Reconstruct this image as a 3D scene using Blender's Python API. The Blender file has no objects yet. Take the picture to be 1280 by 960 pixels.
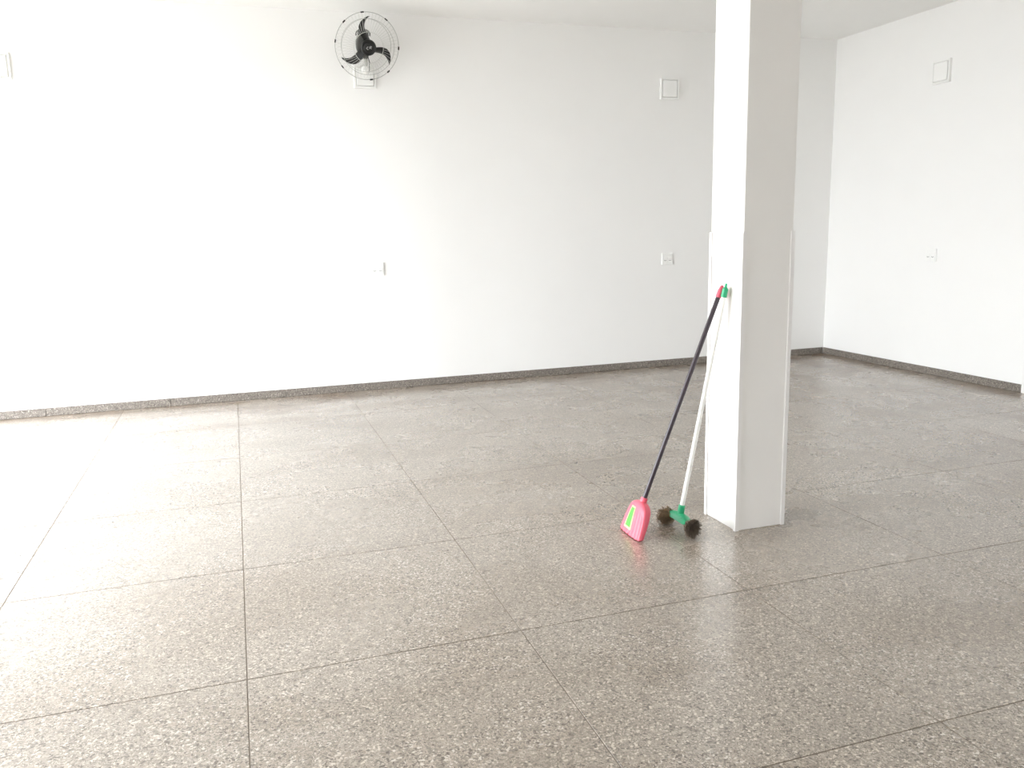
import bpy, bmesh, math, random
from mathutils import Vector, Matrix
random.seed(7)
R = math.radians
scene = bpy.context.scene
COL = scene.collection

# ------------------------------------------------------------------ camera
CAM_H = 1.4706
cam_d = bpy.data.cameras.new('camera')
cam_d.sensor_fit = 'HORIZONTAL'; cam_d.sensor_width = 36.0
cam_d.lens = 1037.88 / 1280 * 36.0
cam_d.clip_start = 0.05; cam_d.clip_end = 200
cam = bpy.data.objects.new('camera', cam_d); COL.objects.link(cam)
cr = Vector((0.94890836, -0.31471531, -0.0229608))
cu = Vector((0.07920174, 0.1671047, 0.98275282))
cf = Vector((0.3054505, 0.9343609, -0.18349305))
m = Matrix((cr, cu, -cf)).transposed().to_4x4(); m.translation = (0, 0, CAM_H)
cam.matrix_world = m
scene.camera = cam

# ------------------------------------------------------------------ room measures (metres)
XL, XR = -2.60, 6.2797          # left wall (the open street side) and right wall
YB, YF = 7.7846, -2.60          # back wall, wall behind the camera
ZC = 3.3717                     # ceiling
OY0, OY1, OZ = 1.9, 7.5, 2.55   # shop-front opening in the left wall
PX0, PX1, PZ = 2.5, 3.3, 2.1     # unseen doorway, added behind the viewer as fill for the column front

# ------------------------------------------------------------------ daylight, exposure
world = bpy.data.worlds.new('daylight'); scene.world = world
world.use_nodes = True
bg = world.node_tree.nodes['Background']
bg.inputs[0].default_value = (0.91, 0.955, 1.0, 1)
bg.inputs[1].default_value = 4.0
def portal(name, w, h, loc, rot):   # only guides the sampling of the daylight through an opening
    pl = bpy.data.lights.new(name, 'AREA'); pl.shape = 'RECTANGLE'; pl.size = w; pl.size_y = h
    pl.cycles.is_portal = True
    po = bpy.data.objects.new(name, pl); COL.objects.link(po); po.location = loc; po.rotation_euler = rot
portal('opening_daylight', OZ, OY1 - OY0, (XL - 0.02, (OY0 + OY1) / 2, OZ / 2), (0, R(-90), 0))
portal('fill_doorway_daylight', PX1 - PX0, PZ, ((PX0 + PX1) / 2, YF - 0.02, PZ / 2), (R(90), 0, 0))

vs = scene.view_settings
vs.view_transform = 'Standard'; vs.look = 'None'; vs.gamma = 1.0; vs.use_curve_mapping = False
vs.exposure = 1.74
scene.cycles.diffuse_bounces = 8
scene.cycles.max_bounces = 12
scene.cycles.use_denoising = True

# ------------------------------------------------------------------ materials
def new_mat(name):
    mt = bpy.data.materials.new(name); mt.use_nodes = True
    nt = mt.node_tree
    return mt, nt, nt.nodes['Principled BSDF']

def plain(name, col, rough=0.5, metal=0.0, noise=0.04, nscale=40.0, spec=0.5, bump=0.0):
    mt, nt, b = new_mat(name)
    tc = nt.nodes.new('ShaderNodeNewGeometry')
    nz = nt.nodes.new('ShaderNodeTexNoise'); nz.inputs['Scale'].default_value = nscale
    nz.inputs['Detail'].default_value = 3
    nt.links.new(tc.outputs['Position'], nz.inputs['Vector'])
    mx = nt.nodes.new('ShaderNodeMix'); mx.data_type = 'RGBA'
    c0 = [max(0, c * (1 - noise)) for c in col] + [1]; c1 = [min(1, c * (1 + noise)) for c in col] + [1]
    mx.inputs['A'].default_value = c0; mx.inputs['B'].default_value = c1
    nt.links.new(nz.outputs['Fac'], mx.inputs['Factor'])
    nt.links.new(mx.outputs['Result'], b.inputs['Base Color'])
    b.inputs['Roughness'].default_value = rough; b.inputs['Metallic'].default_value = metal
    b.inputs['Specular IOR Level'].default_value = spec
    if bump:
        bp = nt.nodes.new('ShaderNodeBump'); bp.inputs['Strength'].default_value = bump
        bp.inputs['Distance'].default_value = 0.002
        nt.links.new(nz.outputs['Fac'], bp.inputs['Height']); nt.links.new(bp.outputs['Normal'], b.inputs['Normal'])
    return mt

def terrazzo(name, dark=1.2, rough=0.25, stains=True):
    mt, nt, b = new_mat(name)
    N = nt.nodes.new; L = nt.links.new
    g = N('ShaderNodeNewGeometry')
    def ramp(stops, interp='LINEAR'):
        r = N('ShaderNodeValToRGB'); r.color_ramp.interpolation = interp
        e = r.color_ramp.elements
        while len(e) > 1: e.remove(e[-1])
        e[0].position = stops[0][0]; e[0].color = (*stops[0][1], 1)
        for p, c in stops[1:]:
            k = e.new(p); k.color = (*c, 1)
        return r
    # warp a little so that the chips are irregular
    wn = N('ShaderNodeTexNoise'); wn.inputs['Scale'].default_value = 90; L(g.outputs['Position'], wn.inputs['Vector'])
    wa = N('ShaderNodeVectorMath'); wa.operation = 'MULTIPLY_ADD'
    L(wn.outputs['Color'], wa.inputs[0]); wa.inputs[1].default_value = (0.008, 0.008, 0.008); L(g.outputs['Position'], wa.inputs[2])
    v1 = N('ShaderNodeTexVoronoi'); v1.inputs['Scale'].default_value = 155; L(wa.outputs[0], v1.inputs['Vector'])
    sx = N('ShaderNodeSeparateColor'); L(v1.outputs['Color'], sx.inputs[0])
    d = dark
    chips = ramp([(0.0, (0.12*d, 0.103*d, 0.087*d)), (0.14, (0.20*d, 0.174*d, 0.149*d)), (0.40, (0.27*d, 0.236*d, 0.203*d)),
                  (0.72, (0.345*d, 0.303*d, 0.262*d)), (0.88, (0.50*d, 0.455*d, 0.405*d))], 'CONSTANT')
    L(sx.outputs[0], chips.inputs['Fac'])
    v2 = N('ShaderNodeTexVoronoi'); v2.inputs['Scale'].default_value = 320; L(g.outputs['Position'], v2.inputs['Vector'])
    s2 = N('ShaderNodeSeparateColor'); L(v2.outputs['Color'], s2.inputs[0])
    fine = ramp([(0.0, (0.16*d, 0.138*d, 0.118*d)), (0.3, (0.285*d, 0.25*d, 0.215*d)), (0.8, (0.44*d, 0.393*d, 0.345*d))], 'CONSTANT')
    L(s2.outputs[1], fine.inputs['Fac'])
    # chips over the finer aggregate of the matrix
    pick = N('ShaderNodeMath'); pick.operation = 'GREATER_THAN'; pick.inputs[1].default_value = 0.42; L(sx.outputs[1], pick.inputs[0])
    mx = N('ShaderNodeMix'); mx.data_type = 'RGBA'
    L(pick.outputs[0], mx.inputs['Factor']); L(fine.outputs['Color'], mx.inputs['A']); L(chips.outputs['Color'], mx.inputs['B'])
    out = mx.outputs['Result']
    if stains:
        # broad brownish scuffs and mop marks
        mp = N('ShaderNodeMapping'); mp.inputs['Scale'].default_value = (0.75, 1.5, 1); L(g.outputs['Position'], mp.inputs['Vector'])
        n1 = N('ShaderNodeTexNoise'); n1.inputs['Scale'].default_value = 1.1; n1.inputs['Detail'].default_value = 5; n1.inputs['Distortion'].default_value = 0.7
        L(mp.outputs[0], n1.inputs['Vector'])
        r1 = ramp([(0.33, (0.84, 0.81, 0.775)), (0.56, (1.0, 1.0, 1.0))]); L(n1.outputs['Fac'], r1.inputs['Fac'])
        m2 = N('ShaderNodeMix'); m2.data_type = 'RGBA'; m2.blend_type = 'MULTIPLY'; m2.inputs['Factor'].default_value = 1
        L(out, m2.inputs['A']); L(r1.outputs['Color'], m2.inputs['B']); out = m2.outputs['Result']
        # streaky brown dirt along back and right walls, deepened rightward to paint dimmer light
        sp = N('ShaderNodeSeparateXYZ'); L(g.outputs['Position'], sp.inputs[0])
        for axis, lo, hi, sc in (('Y', 5.9, 7.3, (0.8, 2.6, 1)), ('X', 3.0, 5.4, (1.6, 0.7, 1))):
            mpd = N('ShaderNodeMapping'); mpd.inputs['Scale'].default_value = sc; L(g.outputs['Position'], mpd.inputs['Vector'])
            nd = N('ShaderNodeTexNoise'); nd.inputs['Scale'].default_value = 1.3; nd.inputs['Detail'].default_value = 4; nd.inputs['Distortion'].default_value = 0.5
            L(mpd.outputs[0], nd.inputs['Vector'])
            ra = N('ShaderNodeMapRange'); ra.interpolation_type = 'SMOOTHSTEP'
            ra.inputs['From Min'].default_value = 0.44 if axis == 'Y' else 0.34; ra.inputs['From Max'].default_value = 0.66; L(nd.outputs['Fac'], ra.inputs['Value'])
            rb = N('ShaderNodeMapRange'); rb.interpolation_type = 'SMOOTHSTEP'
            rb.inputs['From Min'].default_value = lo; rb.inputs['From Max'].default_value = hi; L(sp.outputs[axis], rb.inputs['Value'])
            fm = N('ShaderNodeMath'); fm.operation = 'MULTIPLY'; L(ra.outputs[0], fm.inputs[0]); L(rb.outputs[0], fm.inputs[1])
            md_ = N('ShaderNodeMix'); md_.data_type = 'RGBA'; md_.blend_type = 'MULTIPLY'
            L(fm.outputs[0], md_.inputs['Factor']); L(out, md_.inputs['A']); md_.inputs['B'].default_value = (0.66, 0.57, 0.49, 1); out = md_.outputs['Result']
        oi = N('ShaderNodeObjectInfo')
        r3 = ramp([(0, (0.96, 0.945, 0.915)), (1, (1.02, 1.0, 0.965))]); L(oi.outputs['Random'], r3.inputs['Fac'])
        m3 = N('ShaderNodeMix'); m3.data_type = 'RGBA'; m3.blend_type = 'MULTIPLY'; m3.inputs['Factor'].default_value = 1
        L(out, m3.inputs['A']); L(r3.outputs['Color'], m3.inputs['B']); out = m3.outputs['Result']
        n2 = N('ShaderNodeTexNoise'); n2.inputs['Scale'].default_value = 2.3; n2.inputs['Detail'].default_value = 4; L(g.outputs['Position'], n2.inputs['Vector'])
        mr = N('ShaderNodeMapRange'); mr.inputs['To Min'].default_value = rough - 0.05; mr.inputs['To Max'].default_value = rough + 0.1
        L(n2.outputs['Fac'], mr.inputs['Value']); L(mr.outputs[0], b.inputs['Roughness'])
    else:
        b.inputs['Roughness'].default_value = rough
    b.inputs['Specular IOR Level'].default_value = 0.85 if stains else 0.4
    if stains:
        b.inputs['Coat Weight'].default_value = 0.35; b.inputs['Coat Roughness'].default_value = 0.22      # waxed surface
    L(out, b.inputs['Base Color'])
    return mt

M = {
    'wall': plain('white_wall_paint', (0.865, 0.86, 0.845), 0.6, noise=0.012, nscale=3, spec=0.3),
    'ceiling': plain('white_ceiling_paint', (0.90, 0.90, 0.885), 0.8, noise=0.012, nscale=3, spec=0.2),
    'column': plain('white_column_paint', (0.83, 0.812, 0.785), 0.5, noise=0.015, nscale=4, spec=0.35),
    'guard': plain('white_guard_pvc', (0.82, 0.80, 0.785), 0.35, noise=0.01),
    'terrazzo': terrazzo('terrazzo_slab'),
    'skirting': terrazzo('terrazzo_skirting', 0.75, 0.45, False),
    'joint': plain('floor_joint_grout', (0.19, 0.155, 0.12), 0.7, noise=0.2, nscale=20),
    'pavement': plain('street_pavement', (0.46, 0.45, 0.43), 0.9, noise=0.1, nscale=6),
    'white_plastic': plain('white_plastic', (0.87, 0.87, 0.85), 0.35, noise=0.01),
    'hole_shade': plain('socket_hole_shade', (0.28, 0.28, 0.27), 0.7),
    'door': plain('white_door_paint', (0.84, 0.83, 0.81), 0.45, noise=0.015),
    'steel': plain('brushed_steel', (0.55, 0.55, 0.55), 0.3, 1.0),
    'black': plain('black_fan_plastic', (0.012, 0.012, 0.011), 0.42, noise=0.1, spec=0.4),
    'motor': plain('grey_motor_casting', (0.085, 0.085, 0.078), 0.5, noise=0.1),
    'wire': plain('grey_coated_wire', (0.46, 0.46, 0.44), 0.35, 0.2),
    'fine_wire': plain('pale_coated_wire', (0.66, 0.66, 0.63), 0.4, 0.1),
    'arm': plain('light_grey_arm', (0.52, 0.52, 0.49), 0.45),
    'emblem': plain('grey_emblem_print', (0.30, 0.30, 0.30), 0.4),
    'pink': plain('pink_plastic', (0.74, 0.115, 0.165), 0.42, noise=0.05, nscale=60),
    'pink_bristle': plain('pink_bristle', (0.30, 0.03, 0.05), 0.6, noise=0.25, nscale=300),
    'label_green': plain('green_print', (0.085, 0.40, 0.05), 0.5, noise=0.08, nscale=50),
    'label_yellow': plain('pale_yellow_print', (0.72, 0.70, 0.30), 0.5, noise=0.04),
    'dark_tube': plain('dark_purple_handle_film', (0.035, 0.022, 0.030), 0.3, noise=0.1),
    'white_tube': plain('white_handle_film', (0.84, 0.83, 0.79), 0.35, noise=0.02),
    'green': plain('green_plastic', (0.016, 0.36, 0.16), 0.4, noise=0.08, nscale=60),
    'hair': plain('brown_bristle', (0.20, 0.152, 0.11), 0.65, noise=0.8, nscale=160),
    'hair_light': plain('worn_brown_bristle', (0.25, 0.18, 0.105), 0.65, noise=0.7, nscale=160),
}

# ------------------------------------------------------------------ object helpers (all geometry is written in world metres)
ORG = {}
def link(name, bm, mat, parent=None, smooth=False, origin=None):
    o_ = Vector(origin) if origin is not None else (ORG[parent.name] if parent else Vector((0, 0, 0)))
    bmesh.ops.recalc_face_normals(bm, faces=bm.faces[:])
    for v in bm.verts: v.co -= o_
    me = bpy.data.meshes.new(name); bm.to_mesh(me); bm.free()
    me.materials.append(M[mat])
    if smooth:
        for p in me.polygons: p.use_smooth = True
        try: me.set_sharp_from_angle(angle=R(40))
        except Exception: pass
    ob = bpy.data.objects.new(name, me); COL.objects.link(ob)
    if parent:
        ob.parent = parent
        ob.location = o_ - ORG[parent.name]
    else:
        ob.location = o_
    ORG[ob.name] = o_.copy()
    return ob

def empty(name, loc):
    e = bpy.data.objects.new(name, None); COL.objects.link(e); e.location = loc
    e.empty_display_size = 0.1
    ORG[e.name] = Vector(loc); return e

def tag(o, label=None, cat=None, group=None, kind=None):
    for k, v in (('label', label), ('category', cat), ('group', group), ('kind', kind)):
        if v: o[k] = v
    return o

def box(bm, lo, hi, bevel=0.0, seg=1):
    r = bmesh.ops.create_cube(bm, size=1.0)
    vs_ = r['verts']
    for v in vs_:
        v.co = Vector([lo[i] + (v.co[i] + 0.5) * (hi[i] - lo[i]) for i in range(3)])
    if bevel:
        ed = list({e for v in vs_ for e in v.link_edges})
        bmesh.ops.bevel(bm, geom=ed, offset=bevel, segments=seg, affect='EDGES', profile=0.6)
    return bm

def prism(bm, pts, ext):
    a = [bm.verts.new(p) for p in pts]; e = Vector(ext)
    b = [bm.verts.new(Vector(p) + e) for p in pts]
    bm.faces.new(a); bm.faces.new(list(reversed(b)))
    for i in range(len(a)):
        j = (i + 1) % len(a); bm.faces.new((a[i], a[j], b[j], b[i]))
    return bm

def frame_of(ax):
    ax = Vector(ax).normalized()
    t = Vector((0, 0, 1)) if abs(ax.z) < 0.9 else Vector((0, 1, 0))
    u = ax.cross(t).normalized(); return u, u.cross(ax).normalized(), ax

def rings(bm, loops, closed_u=True, cap=True, close_v=False):
    vv = [[bm.verts.new(p) for p in lp] for lp in loops]
    n = len(vv[0])
    rng = range(len(vv)) if close_v else range(len(vv) - 1)
    for i in rng:
        a, b = vv[i], vv[(i + 1) % len(vv)]
        for j in range(n if closed_u else n - 1):
            k = (j + 1) % n; bm.faces.new((a[j], a[k], b[k], b[j]))
    if cap and not close_v:
        bm.faces.new(list(reversed(vv[0]))); bm.faces.new(vv[-1])
    return bm

def lathe(bm, p0, ax, prof, n=24):
    """prof: (distance along the axis, radius)"""
    u, v, w = frame_of(ax); p0 = Vector(p0)
    loops = [[p0 + w * h + (u * math.cos(2*math.pi*i/n) + v * math.sin(2*math.pi*i/n)) * max(r, 1e-4) for i in range(n)] for h, r in prof]
    return rings(bm, loops)

def tube(bm, pts, r, n=6, closed=False):
    pts = [Vector(p) for p in pts]; loops = []
    k = len(pts); prev = None
    for i, p in enumerate(pts):
        if closed: t = pts[(i + 1) % k] - pts[i - 1]
        else: t = pts[min(i + 1, k - 1)] - pts[max(i - 1, 0)]
        t.normalize()
        if prev is None: u = frame_of(t)[0]
        else: u = (prev - t * prev.dot(t)).normalized()
        prev = u; v = t.cross(u)
        rr = r[i] if isinstance(r, (list, tuple)) else r
        loops.append([p + (u * math.cos(2*math.pi*j/n) + v * math.sin(2*math.pi*j/n)) * rr for j in range(n)])
    return rings(bm, loops, close_v=closed)

def structure(o, label=None, cat=None):
    return tag(o, label, cat, None, 'structure')

# ------------------------------------------------------------------ the room shell
def slab_box(name, lo, hi, mat, label, cat):
    return structure(link(name, box(bmesh.new(), lo, hi), mat), label, cat)

slab_box('wall_back', (XL - 0.2, YB, -0.2), (XR + 0.2, YB + 0.2, ZC + 0.2), 'wall', 'long plain white painted wall behind the fan', 'wall')
structure(link('wall_front', prism(bmesh.new(), [(XL, YF, -0.16), (PX0, YF, -0.16), (PX0, YF, PZ), (PX1, YF, PZ), (PX1, YF, -0.16), (XR, YF, -0.16), (XR, YF, ZC), (XL, YF, ZC)], (0, -0.15, 0)), 'wall'),
          'white painted wall behind the viewer with a doorway added for fill light', 'wall')
slab_box('ceiling', (XL - 0.2, YF - 0.2, ZC), (XR + 0.2, YB + 0.2, ZC + 0.2), 'ceiling', 'flat white painted ceiling over the room', 'ceiling')
# right wall with a door hole just outside the picture
DY0, DY1, DZ = 4.25, 5.17, 2.12
structure(link('wall_right', prism(bmesh.new(), [(XR, YF, -0.2), (XR, DY0, -0.2), (XR, DY0, DZ), (XR, DY1, DZ), (XR, DY1, -0.2), (XR, YB, -0.2), (XR, YB, ZC), (XR, YF, ZC)], (0.15, 0, 0)), 'wall'),
          'white painted wall at the right end of the room', 'wall')
structure(link('wall_left', prism(bmesh.new(), [(XL, YF, -0.2), (XL, OY0, -0.2), (XL, OY0, OZ), (XL, OY1, OZ), (XL, OY1, -0.2), (XL, YB, -0.2), (XL, YB, ZC), (XL, YF, ZC)], (-0.15, 0, 0)), 'wall'),
          'white painted wall with the wide shop-front opening to the street', 'wall')
slab_box('street_pavement', (-26, -24, -0.30), (20, 22, -0.165), 'pavement', 'grey concrete pavement outside the opening', 'pavement')

# floor: joint bed with one terrazzo slab in each bay
fl = structure(link('floor', box(bmesh.new(), (XL - 0.15, YF, -0.16), (XR + 0.15, YB, -0.0014)), 'joint'), 'grey brown terrazzo floor laid in large square slabs', 'floor')
GX = [XL - 0.15, -1.99, -1.015, -0.0707, 0.9039, 1.8837, 2.8879, 3.885, 4.88, 5.875, XR]
GY = [YF, -2.24, -1.245, -0.25, 0.745, 1.7399, 2.7256, 3.7133, 4.7278, 5.723, 6.7303, YB]
G = 0.0021
for i in range(len(GX) - 1):
    for j in range(len(GY) - 1):
        bm = box(bmesh.new(), (GX[i] + G, GY[j] + G, -0.02), (GX[i+1] - G, GY[j+1] - G, 0.0))
        top = [e for e in bm.edges if all(abs(v.co.z) < 1e-6 for v in e.verts)]
        bmesh.ops.bevel(bm, geom=top, offset=0.0004, segments=1, affect='EDGES')
        link('slab', bm, 'terrazzo', fl, origin=((GX[i] + GX[i+1]) / 2, (GY[j] + GY[j+1]) / 2, 0))

# skirting of the same terrazzo, cut in lengths
BH, BT = 0.0698, 0.012
def skirting(name, label, runs):
    e = empty(name, runs[0][0]); structure(e, label, 'baseboard')
    for lo, hi in runs:
        bm = box(bmesh.new(), lo, hi, 0.003)
        link('skirting_piece', bm, 'skirting', e, origin=lo)
def cuts(a, b, step):
    n = max(1, round((b - a) / step)); return [(a + (b - a) * k / n, a + (b - a) * (k + 1) / n) for k in range(n)]
skirting('baseboard_back', 'low grey terrazzo skirting along the back wall', [((a, YB - BT, 0), (b - 0.0015, YB, BH)) for a, b in cuts(XL, XR - BT, 1.0)])
skirting('baseboard_right', 'low grey terrazzo skirting along the right wall', [((XR - BT, a, 0), (XR, b - 0.0015, BH)) for a, b in cuts(DY1 + 0.062, YB - BT, 1.0) + cuts(YF, DY0 - 0.062, 1.0)])
skirting('baseboard_left', 'low grey terrazzo skirting along the street wall', [((XL, a, 0), (XL + BT, b - 0.0015, BH)) for a, b in cuts(OY1, YB - BT, 1.0) + cuts(YF, OY0, 1.0)])
skirting('baseboard_front', 'low grey terrazzo skirting along the wall behind the viewer', [((a, YF, 0), (b - 0.0015, YF + BT, BH)) for a, b in cuts(XL + BT, PX0, 1.0) + cuts(PX1, XR - BT, 1.0)])

# white door at the right edge of the picture
dr = empty('door_1', (XR, (DY0 + DY1) / 2, 0)); structure(dr, 'white painted door in the right wall at the picture edge', 'door')
leaf = link('door_leaf', box(bmesh.new(), (XR + 0.03, DY0 + 0.02, 0.008), (XR + 0.065, DY1 - 0.02, DZ - 0.02), 0.002), 'door', dr)
bm = bmesh.new(); lathe(bm, (XR + 0.03, DY0 + 0.09, 1.02), (-1, 0, 0), [(0, 0.025), (0.008, 0.025), (0.009, 0.01), (0.045, 0.01), (0.05, 0.009)], 16)
link('rosette', bm, 'steel', leaf, True)
bm = bmesh.new(); tube(bm, [(XR - 0.015, DY0 + 0.085, 1.02), (XR - 0.016, DY0 + 0.15, 1.02), (XR - 0.015, DY0 + 0.21, 1.018)], 0.008, 10)
link('door_handle', bm, 'steel', leaf, True)
for nm, lo, hi in (('jamb', (XR - 0.018, DY0 - 0.06, 0), (XR + 0.15, DY0 + 0.016, DZ + 0.06)), ('jamb', (XR - 0.018, DY1 - 0.016, 0), (XR + 0.15, DY1 + 0.06, DZ + 0.06)),
                   ('head_jamb', (XR - 0.018, DY0 + 0.016, DZ - 0.016), (XR + 0.15, DY1 - 0.016, DZ + 0.06))):
    link(nm, box(bmesh.new(), lo, hi, 0.002), 'door', dr)

# ------------------------------------------------------------------ the column with its corner guards
CX0, CX1, CY0, CY1 = 2.2033, 2.4837, 3.3075, 3.5934
GT, GW, GH = 0.006, 0.020, 1.432
colm = empty('column', ((CX0 + CX1) / 2, (CY0 + CY1) / 2, 0))
tag(colm, 'white square column standing free in the room, brooms leaning on it', 'column', kind='structure')
link('shaft', box(bmesh.new(), (CX0 + GT, CY0 + GT, 0), (CX1 - GT, CY1 - GT, ZC), 0.003), 'column', colm)
for sx in (0, 1):
    for sy in (0, 1):
        x, y = (CX0, CX1)[sx], (CY0, CY1)[sy]; dx, dy = (1, -1)[sx], (1, -1)[sy]
        pts = [(0, 0), (GW, 0), (GW, GT), (GT, GT), (GT, GW), (0, GW)]
        bm = prism(bmesh.new(), [(x + dx * a, y + dy * b, 0.0) for a, b in pts], (0, 0, GH))
        g_ = link('corner_guard', bm, 'guard', colm); g_['label'] = 'white plastic angle strip on the column corner'

# ------------------------------------------------------------------ wall boxes and sockets
def wall_pt(wall, s, d, z):
    """s along the wall, d out of the wall into the room"""
    return Vector((s, YB - d, z)) if wall == 'back' else Vector((XR - d, s, z))
def wbox(bm, wall, s0, s1, d0, d1, z0, z1, bevel=0.0, seg=1):
    a, b = wall_pt(wall, s0, d0, z0), wall_pt(wall, s1, d1, z1)
    lo = [min(a[i], b[i]) for i in range(3)]; hi = [max(a[i], b[i]) for i in range(3)]
    return box(bm, lo, hi, bevel, seg)

def cover_box(wall, s, z, w, label):
    e = empty('wall_cover_box', wall_pt(wall, s, 0, z)); tag(e, label, 'wall box', 'square white boxes high on the walls')
    h = w / 2
    link('back_plate', wbox(bmesh.new(), wall, s - h, s + h, 0, 0.012, z - h, z + h, 0.003, 2), 'white_plastic', e)
    t = 0.016
    for (a0, a1, b0, b1) in ((-h, -h + t, -h, h), (h - t, h, -h, h), (-h + t, h - t, h - t, h), (-h + t, h - t, -h, -h + t)):
        link('rim', wbox(bmesh.new(), wall, s + a0, s + a1, 0.010, 0.026, z + b0, z + b1, 0.003, 2), 'white_plastic', e)
    link('cover', wbox(bmesh.new(), wall, s - h + t + 0.006, s + h - t - 0.006, 0.010, 0.031, z - h + t + 0.006, z + h - t - 0.006, 0.006, 2), 'white_plastic', e)
    return e
cover_box('back', -1.653, 2.819, 0.200, 'square white cover box at the left edge, high on the back wall')
cover_box('back', 1.231, 2.829, 0.195, 'square white cover box under the wall fan')
cover_box('back', 4.273, 2.813, 0.203, 'square white cover box left of the column, high on the back wall')
cover_box('right', 6.328, 2.792, 0.203, 'square white cover box high on the right wall')

def socket(wall, s, z, label):
    e = empty('wall_socket', wall_pt(wall, s, 0, z)); tag(e, label, 'socket', 'white sockets on the walls')
    link('plate', wbox(bmesh.new(), wall, s - 0.062, s + 0.062, 0, 0.015, z - 0.06, z + 0.06, 0.005, 2), 'white_plastic', e)
    for k in (-1, 1):
        c = s + k * 0.027
        md = link('module', wbox(bmesh.new(), wall, c - 0.023, c + 0.023, 0.012, 0.0185, z - 0.045, z + 0.02, 0.004, 2), 'white_plastic', e)
        for q, r_ in ((-0.0095, 0.0028), (0.0, 0.0028), (0.0095, 0.0028)):
            bm = bmesh.new()
            a = wall_pt(wall, c + q, 0.0180, z - 0.014 - (0.004 if q == 0 else 0)); ax = (0, -1, 0) if wall == 'back' else (-1, 0, 0)
            lathe(bm, a, ax, [(0, 0.0042), (0.0012, 0.0040), (0.0008, 0.001)], 10)
            link('pin_hole', bm, 'hole_shade', md)  # dark disc on the face, its colour paints the shade of the recess
    return e
socket('back', 1.253, 1.132, 'white double socket low under the fan on the back wall')
socket('back', 4.271, 1.128, 'white double socket left of the column on the back wall')
socket('right', 6.308, 1.135, 'white double socket on the right wall')

# ------------------------------------------------------------------ wall fan
FC = Vector((1.222, 7.505, 3.033))
ft = R(20)
FA = Vector((0.02, -math.cos(ft), -math.sin(ft))).normalized()      # blowing direction
FX = Vector((1, 0, 0)); FX = (FX - FA * FX.dot(FA)).normalized(); FY = FA.cross(FX).normalized()
if FY.z < 0: FY = -FY
def fp(r, deg, d):
    return FC + (FX * math.cos(R(deg)) + FY * math.sin(R(deg))) * r + FA * d
fan = empty('wall_fan', (1.231, YB, 2.95))
tag(fan, 'black three-bladed wall fan in a round wire cage below the ceiling', 'fan')
RC = 0.272
bm = bmesh.new(); tube(bm, [fp(RC, a * 5, 0) for a in range(72)], 0.0028, 6, True); link('outer_ring', bm, 'wire', fan, True)
def dome(r, side):      # profile of the cage, side = +1 front, -1 rear
    return side * 0.085 * (1 - (r / RC) ** 2) ** 0.6 if r < RC else 0
for side, nm in ((1, 'front_ring'), (-1, 'rear_ring')):
    for rr in ((0.225, 0.125) if side > 0 else (0.215,)):
        bm = bmesh.new(); tube(bm, [fp(rr, a * 6, dome(rr, side)) for a in range(60)], 0.0019, 5, True); link(nm, bm, 'wire' if rr > 0.2 else 'fine_wire', fan, True)
    bm = bmesh.new()
    nw = 54
    for k in range(nw):
        a0 = 360 * k / nw
        tube(bm, [fp(r_, a0 + (RC - r_) * 55 * side, dome(r_, side)) for r_ in (0.272, 0.262, 0.24, 0.2, 0.16, 0.125) + (() if side > 0 else (0.1, 0.075))], 0.0010, 4)
    tag(link('front_grille_wires' if side > 0 else 'rear_grille_wires', bm, 'fine_wire', fan), kind='stuff')
for a in (-1, 54, 99, 136, 173, 219, 278, 313):
    bm = bmesh.new(); c = fp(RC, a, 0); tx = (fp(RC, a + 1, 0) - fp(RC, a - 1, 0)).normalized(); rad = (c - FC).normalized()
    loops = []
    for s_ in (-0.013, 0.013):
        loops.append([c + tx * s_ + rad * p + FA * q for p, q in ((-0.005, -0.009), (0.005, -0.009), (0.005, 0.009), (-0.005, 0.009))])
    rings(bm, loops); link('cage_clip', bm, 'black', fan)
# blades: swept scythes with a pitched, ribbed surface
def blade(base):
    bm = bmesh.new(); nr, nc = 16, 11
    top, bot = [], []
    for i in range(nr):
        t = i / (nr - 1); r_ = 0.045 + 0.195 * t
        sweep = 26 * math.sin(math.pi * min(1, t * 0.62 + 0.12)) - 10 - 22 * t * t      # degrees ahead of the tip line
        w = 0.024 + 0.014 * math.sin(math.pi * min(1.0, t * 0.85 + 0.1)); w *= (1 - max(0, (t - 0.72) / 0.28) ** 2 * 0.72)
        pitch = R(46 - 12 * t)
        cpt = fp(r_, base + sweep, 0.022 - 0.028 * t)
        rad = (fp(1, base + sweep, 0) - FC).normalized(); tan = FA.cross(rad).normalized()
        du = tan * math.cos(pitch) + FA * math.sin(pitch); nn = rad.cross(du).normalized()
        lt, lb = [], []
        for j in range(nc):
            s_ = j / (nc - 1) * 2 - 1
            rib = 0.0009 * math.cos(s_ * math.pi * 4) * (1 - t * 0.5)
            p = cpt + du * (w * s_) + nn * (rib + 0.010 * (1 - s_ * s_) )
            lt.append(bm.verts.new(p + nn * 0.0016)); lb.append(bm.verts.new(p - nn * 0.0016))
        top.append(lt); bot.append(lb)
    for i in range(nr - 1):
        for j in range(nc - 1):
            bm.faces.new((top[i][j], top[i][j+1], top[i+1][j+1], top[i+1][j])); bm.faces.new((bot[i][j], bot[i+1][j], bot[i+1][j+1], bot[i][j+1]))
        bm.faces.new((top[i][0], top[i+1][0], bot[i+1][0], bot[i][0])); bm.faces.new((top[i][-1], bot[i][-1], bot[i+1][-1], top[i+1][-1]))
    for e_ in (0, -1):
        for j in range(nc - 1): bm.faces.new((top[e_][j], bot[e_][j], bot[e_][j+1], top[e_][j+1]))
    return bm
for b_ in (100, -22, 218): link('blade', blade(b_), 'black', fan, True)
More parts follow.
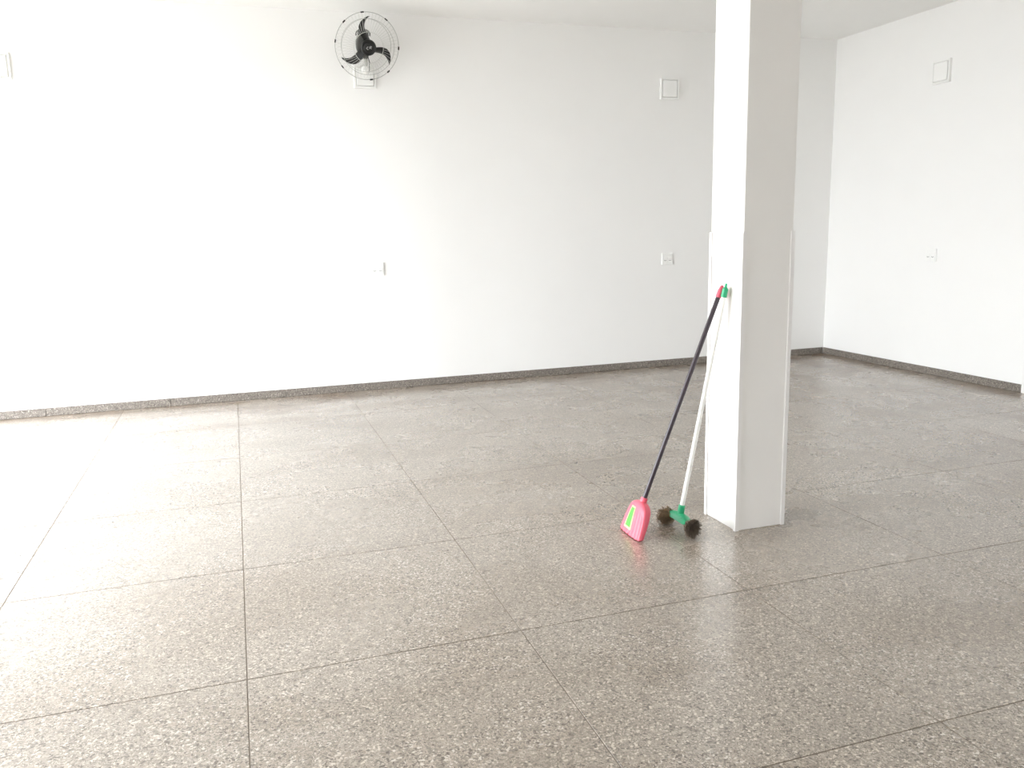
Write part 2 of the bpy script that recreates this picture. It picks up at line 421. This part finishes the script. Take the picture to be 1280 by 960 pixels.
bm = bmesh.new(); lathe(bm, FC, FA, [(-0.03, 0.05), (0.03, 0.062), (0.062, 0.066), (0.074, 0.063), (0.078, 0.056), (0.074, 0.046), (0.076, 0.040), (0.082, 0.036), (0.084, 0.02), (0.085, 0.0)], 36)
hub = link('hub_cap', bm, 'black', fan, True)
bm = bmesh.new()
hc = FC + FA * 0.0862
def hp(x, y, d=0.0): return hc + FX * x + FY * y + FA * d
prism(bm, [hp(-0.026, -0.004), hp(-0.012, 0.012), hp(-0.004, 0.009), hp(-0.016, -0.002), hp(-0.002, -0.014), hp(-0.012, -0.016)], FA * 0.001)
prism(bm, [hp(0.0, -0.008), hp(0.004, 0.012), hp(0.018, 0.017), hp(0.026, 0.010), hp(0.018, 0.002), hp(0.024, -0.010), hp(0.010, -0.004)], FA * 0.001)
o_ = link('emblem', bm, 'emblem', hub); o_['label'] = 'small grey emblem on the black hub'
# motor behind the blades, with cooling fins
def motor_pt(x, y, d): return FC + FX * (x - 0.020) + FY * y + FA * d
bm = bmesh.new(); loops = []
for d, k in ((-0.150, 0.55), (-0.145, 0.80), (-0.130, 0.95), (-0.060, 1.0), (-0.045, 0.92), (-0.040, 0.6)):
    lp = []
    for j in range(32):
        an = 2 * math.pi * j / 32; c_, s_ = math.cos(an), math.sin(an)
        lp.append(motor_pt(0.060 * k * math.copysign(abs(c_) ** 0.8, c_), 0.088 * k * math.copysign(abs(s_) ** 0.8, s_), d))
    loops.append(lp)
mot = link('motor', rings(bm, loops), 'motor', fan, True)
for sg in (-1, 1):
    for k in range(6):
        x = -0.040 + 0.016 * k; y0 = 0.072 * sg; y1 = (0.116 - 0.5 * abs(x) * 0.3) * sg
        bm = bmesh.new()
        pts = [motor_pt(x - 0.0025, y0, -0.125), motor_pt(x - 0.0025, y1, -0.115), motor_pt(x - 0.0025, y1, -0.065), motor_pt(x - 0.0025, y0, -0.055)]
        prism(bm, pts, FX * 0.005); link('cooling_fin', bm, 'motor', mot)
bm = bmesh.new(); tube(bm, [motor_pt(-0.060, 0.070, -0.09)] + [motor_pt(0.060 * math.cos(R(a)), 0.085 + 0.038 * math.sin(R(a)), -0.09) for a in range(180, -1, -15)] + [motor_pt(0.060, 0.070, -0.09)], 0.0055, 6); link('rear_hoop', bm, 'motor', mot, True)
# tilt bracket and wall arm down to the box
bm = bmesh.new(); tube(bm, [FC - FA * 0.12, FC - FA * 0.16 + Vector((0.004, 0.012, -0.02)), Vector((1.236, YB - 0.075, 2.93)), Vector((1.236, YB - 0.034, 2.90))], [0.020, 0.018, 0.016, 0.016], 12)
link('tilt_arm', bm, 'arm', fan, True)
bm = bmesh.new(); lathe(bm, Vector((1.236, YB - 0.034, 2.885)), (0, -1, 0), [(0, 0.038), (0.01, 0.038), (0.02, 0.03), (0.045, 0.026), (0.05, 0.02)], 24)
link('wall_mount', bm, 'white_plastic', fan, True)
bm = bmesh.new(); tube(bm, [fp(0.035, -70, -0.13), Vector((1.262, YB - 0.12, 2.93)), Vector((1.266, YB - 0.06, 2.885)), Vector((1.258, YB - 0.034, 2.855))], 0.004, 6)
link('power_cord', bm, 'motor', fan, True)

# ------------------------------------------------------------------ pink broom leaning on the column
class Stick:
    def __init__(s, base, tip, wdir):
        s.b = Vector(base); s.t = Vector(tip); s.len = (s.t - s.b).length; s.a = (s.t - s.b).normalized()
        w = Vector(wdir); s.w = (w - s.a * w.dot(s.a)).normalized()          # width direction
        s.n = s.w.cross(s.a).normalized()                                     # out of the wide face
        if s.n.x > 0: s.n = -s.n
    def p(s, u, h, d=0.0): return s.b + s.w * u + s.a * h + s.n * d
B = Stick((1.722, 3.462, 0.0), (2.186, 3.440, 1.186), (0.02, 1, 0))
broom = empty('broom', (1.722, 3.462, 0)); tag(broom, 'pink broom with dark handle and green label leaning against the column', 'broom')
PH = [(0.004, 0.105, 0.022), (0.03, 0.103, 0.0235), (0.07, 0.098, 0.026), (0.11, 0.089, 0.028), (0.138, 0.077, 0.0285), (0.153, 0.063, 0.027), (0.163, 0.046, 0.023), (0.169, 0.030, 0.018), (0.171, 0.018, 0.015)]
def head_at(h):
    for k in range(len(PH) - 1):
        if h <= PH[k+1][0]:
            t = (h - PH[k][0]) / (PH[k+1][0] - PH[k][0]); return [PH[k][i] + t * (PH[k+1][i] - PH[k][i]) for i in (1, 2)]
    return PH[-1][1:]
def skin(h, q, out=0.0):          # q in -1..1 across the width on the wide face
    hw, ht = head_at(h)
    c = max(0, 1 - abs(q) ** 5) ** 0.2 * (0.80 + 0.20 * (1 - q * q))
    rib = 0.0042 * (1 - abs(math.sin(q * math.pi * 3.5))) ** 2 * min(1, max(0, (0.145 - h) / 0.05))
    return hw * q, ht * c - rib + out
def level(u, h, d):               # the rim is cut level just above the floor
    p = B.p(u, h, d)
    return p if p.z >= 0.006 else p + B.a * ((0.006 - p.z) / B.a.z)
def broom_shell(hs, shrink=1.0):
    bm = bmesh.new(); loops = []; nq = 40
    for h in hs:
        lp = []
        qs = [math.copysign(1 - (1 - abs(x)) ** 1.6, x) for x in [-1 + 2 * k / nq for k in range(nq + 1)]]
        for q in qs:
            u, d = skin(max(h, PH[0][0]), q); lp.append(level(u * shrink, h, d * shrink))
        for q in reversed(qs[1:-1]):
            u, d = skin(max(h, PH[0][0]), q); lp.append(level(u * shrink, h, -d * shrink))
        loops.append(lp)
    return rings(bm, loops)
link('head_cover', broom_shell([-0.02, 0.024, 0.03, 0.045, 0.06, 0.075, 0.09, 0.10, 0.11, 0.12, 0.13, 0.138, 0.144, 0.15, 0.155, 0.16, 0.164, 0.169, 0.171]), 'pink', broom, True)
# bristle tips under the cover, trimmed level with the floor
bm = bmesh.new()
for k in range(520):
    q = random.uniform(-1, 1); s_ = random.uniform(-1, 1)
    u, d = skin(0.03, q); p0 = B.p(u * 0.93, 0.04, d * 0.85 * s_)
    dirn = (-B.a + B.w * (0.12 * q + random.uniform(-0.04, 0.04)) + B.n * random.uniform(-0.06, 0.06)).normalized()
    L_ = (p0.z - 0.001) / -dirn.z
    p1 = p0 + dirn * L_
    sd = B.w * 0.0022; sn = B.n * 0.0022
    a = [bm.verts.new(p0 + v) for v in (sd, sn, -sd - sn)]; b = [bm.verts.new(p1 + v * 0.8 + Vector((0, 0, 0))) for v in (sd, sn, -sd - sn)]
    for v in b: v.co.z = 0.001
    for i in range(3): bm.faces.new((a[i], a[(i+1) % 3], b[(i+1) % 3], b[i]))
    bm.faces.new(b)
o_ = link('bristles', bm, 'pink_bristle', broom); tag(o_, 'dark pink bristle tips on the floor', kind='stuff')
# collar and socket
bm = bmesh.new(); lathe(bm, B.p(0, 0.155), B.a, [(0, 0.016), (0.010, 0.0175), (0.026, 0.0165), (0.030, 0.0175), (0.036, 0.0165), (0.037, 0.012)], 20)
link('handle_socket', bm, 'pink', broom, True)
def patch(h0, h1, q00, q01, q10, q11, off, name, mat, parent):
    bm = bmesh.new(); nh, nq = 12, 8; g1 = []; g0 = []
    for i in range(nh + 1):
        th = i / nh; h = h0 + (h1 - h0) * th; r1 = []; r0 = []
        for j in range(nq + 1):
            q = (q00 + (q10 - q00) * th) * (1 - j / nq) + (q01 + (q11 - q01) * th) * (j / nq)
            u, d = skin(h, q); hw, ht = head_at(h)
            r1.append(bm.verts.new(B.p(u, h, ht * 0.995 + off))); r0.append(bm.verts.new(B.p(u, h, d - 0.001)))
        g1.append(r1); g0.append(r0)
    for i in range(nh):
        for j in range(nq): bm.faces.new((g1[i][j], g1[i][j+1], g1[i+1][j+1], g1[i+1][j]))
        bm.faces.new((g1[i][0], g1[i+1][0], g0[i+1][0], g0[i][0])); bm.faces.new((g1[i][-1], g0[i][-1], g0[i+1][-1], g1[i+1][-1]))
    for e_ in (0, nh):
        for j in range(nq): bm.faces.new((g1[e_][j], g0[e_][j], g0[e_][j+1], g1[e_][j+1]))
    return link(name, bm, mat, parent)
lab = patch(0.022, 0.136, -0.16, 0.52, -0.02, 0.42, 0.0008, 'label_panel', 'label_yellow', broom); lab['label'] = 'pale yellow border of the broom label'
o_ = patch(0.032, 0.128, -0.05, 0.43, 0.05, 0.36, 0.0016, 'label_print', 'label_green', lab); o_['label'] = 'bright green label field'
# handle and hanging cap
bm = bmesh.new(); lathe(bm, B.p(0, 0.17), B.a, [(0, 0.0112), (B.len - 0.17 - 0.05, 0.0112)], 20)
link('handle', bm, 'dark_tube', broom, True)
bm = bmesh.new(); lathe(bm, B.p(0, B.len - 0.062), B.a, [(0, 0.0132), (0.004, 0.0142), (0.032, 0.0136), (0.048, 0.0105), (0.058, 0.007), (0.062, 0.003)], 20)
link('end_cap', bm, 'pink', broom, True)

# ------------------------------------------------------------------ green brush with parted brown bristles
S = Stick((1.972, 3.455, 0.0), (2.186, 3.408, 1.196), (-0.10, 1, 0))
brush = empty('sweeping_brush', (1.972, 3.440, 0)); tag(brush, 'green brush with white handle and splayed brown bristles leaning against the column', 'brush')
# block: a long shallow hood, raised in the middle
bm = bmesh.new(); loops = []
U0, U1 = -0.098, 0.088
for k in range(17):
    t = k / 16; u = U0 + (U1 - U0) * t; e = abs(2 * t - 1)
    hw = 0.026 * (1 - e ** 6 * 0.25); top = 0.058 + 0.024 * (1 - e ** 2.2); bot = 0.044
    lp = []
    for j in range(16):
        an = 2 * math.pi * j / 16; c_, s_ = math.cos(an), math.sin(an)
        d = hw * math.copysign(abs(c_) ** 0.6, c_); h = bot + (top - bot) * max(0, s_) ** 0.7 if s_ > 0 else bot - 0.004 * abs(s_)
        lp.append(S.p(u, h, d))
    loops.append(lp)
rings(bm, loops); blk = link('block', bm, 'green', brush, True)
for (ua, ub) in ((-0.085, -0.020), (0.010, 0.062)):      # raised rib outline on the hood
    bm = bmesh.new(); tube(bm, [S.p(ua + (ub - ua) * k / 8, 0.060 + 0.012 * math.sin(math.pi * k / 8), 0.0215) for k in range(9)], 0.003, 6); link('hood_rib', bm, 'green', blk, True)
bm = bmesh.new(); lathe(bm, S.p(0, 0.068), S.a, [(0, 0.019), (0.02, 0.017), (0.044, 0.016), (0.048, 0.0165), (0.052, 0.0155), (0.053, 0.012)], 20)
link('handle_socket', bm, 'green', brush, True)
bm = bmesh.new(); lathe(bm, S.p(0, 0.09), S.a, [(0, 0.0112), (S.len - 0.09 - 0.05, 0.0112)], 20)
link('handle', bm, 'white_tube', brush, True)
bm = bmesh.new(); lathe(bm, S.p(0, S.len - 0.066), S.a, [(0, 0.0132), (0.003, 0.0142), (0.040, 0.0136), (0.045, 0.009), (0.049, 0.0055), (0.066, 0.0052)], 20)
link('end_cap', bm, 'green', brush, True)
# bristles: two splayed clumps, parted under the middle of the block
def strand(bm, pts, r0, r1):
    t = (pts[-1] - pts[0]).normalized(); u, v, _ = frame_of(t); n = len(pts); rows = []
    for i, p in enumerate(pts):
        r_ = r0 + (r1 - r0) * i / (n - 1)
        rows.append([bm.verts.new(p + d * r_) for d in (u, -0.5 * u + 0.87 * v, -0.5 * u - 0.87 * v)])
    for i in range(n - 1):
        for j in range(3): bm.faces.new((rows[i][j], rows[i][(j+1) % 3], rows[i+1][(j+1) % 3], rows[i+1][j]))
    bm.faces.new(rows[-1])
def clump(name, mat, roots, centre, rx, rz, reach, n, seed):
    """bristles from the block's end to tips spread over a rounded bundle around centre"""
    rnd = random.Random(seed); bm = bmesh.new(); c = Vector(centre)
    for k in range(n):
        p0 = S.p(rnd.uniform(*roots), 0.042 + rnd.uniform(0, 0.008), rnd.uniform(-0.019, 0.019))
        an = rnd.uniform(0, 2 * math.pi); q = math.sqrt(rnd.random())
        p2 = c + Vector((rx * q * math.cos(an), rnd.uniform(-1, 1) * reach * (1.1 - 0.6 * q), rz * q * math.sin(an)))
        p1 = p0.lerp(p2, 0.5) + Vector((rnd.uniform(-1, 1), rnd.uniform(-1, 1), rnd.uniform(-0.4, 1))) * 0.006
        for p in (p1, p2): p.z = max(p.z, 0.002)
        strand(bm, [p0, p1, p2], 0.0012, 0.0009)
    o = link(name, bm, mat, brush); o['kind'] = 'stuff'; return o
clump('bristles', 'hair_light', (0.035, 0.085), (1.942, 3.528, 0.040), 0.050, 0.056, 0.034, 620, 3)['label'] = 'brown bristles fanned out at the far end'
clump('bristles', 'hair', (-0.098, -0.050), (1.960, 3.290, 0.054), 0.047, 0.052, 0.020, 700, 5)['label'] = 'dark brown bristle clump at the near end'
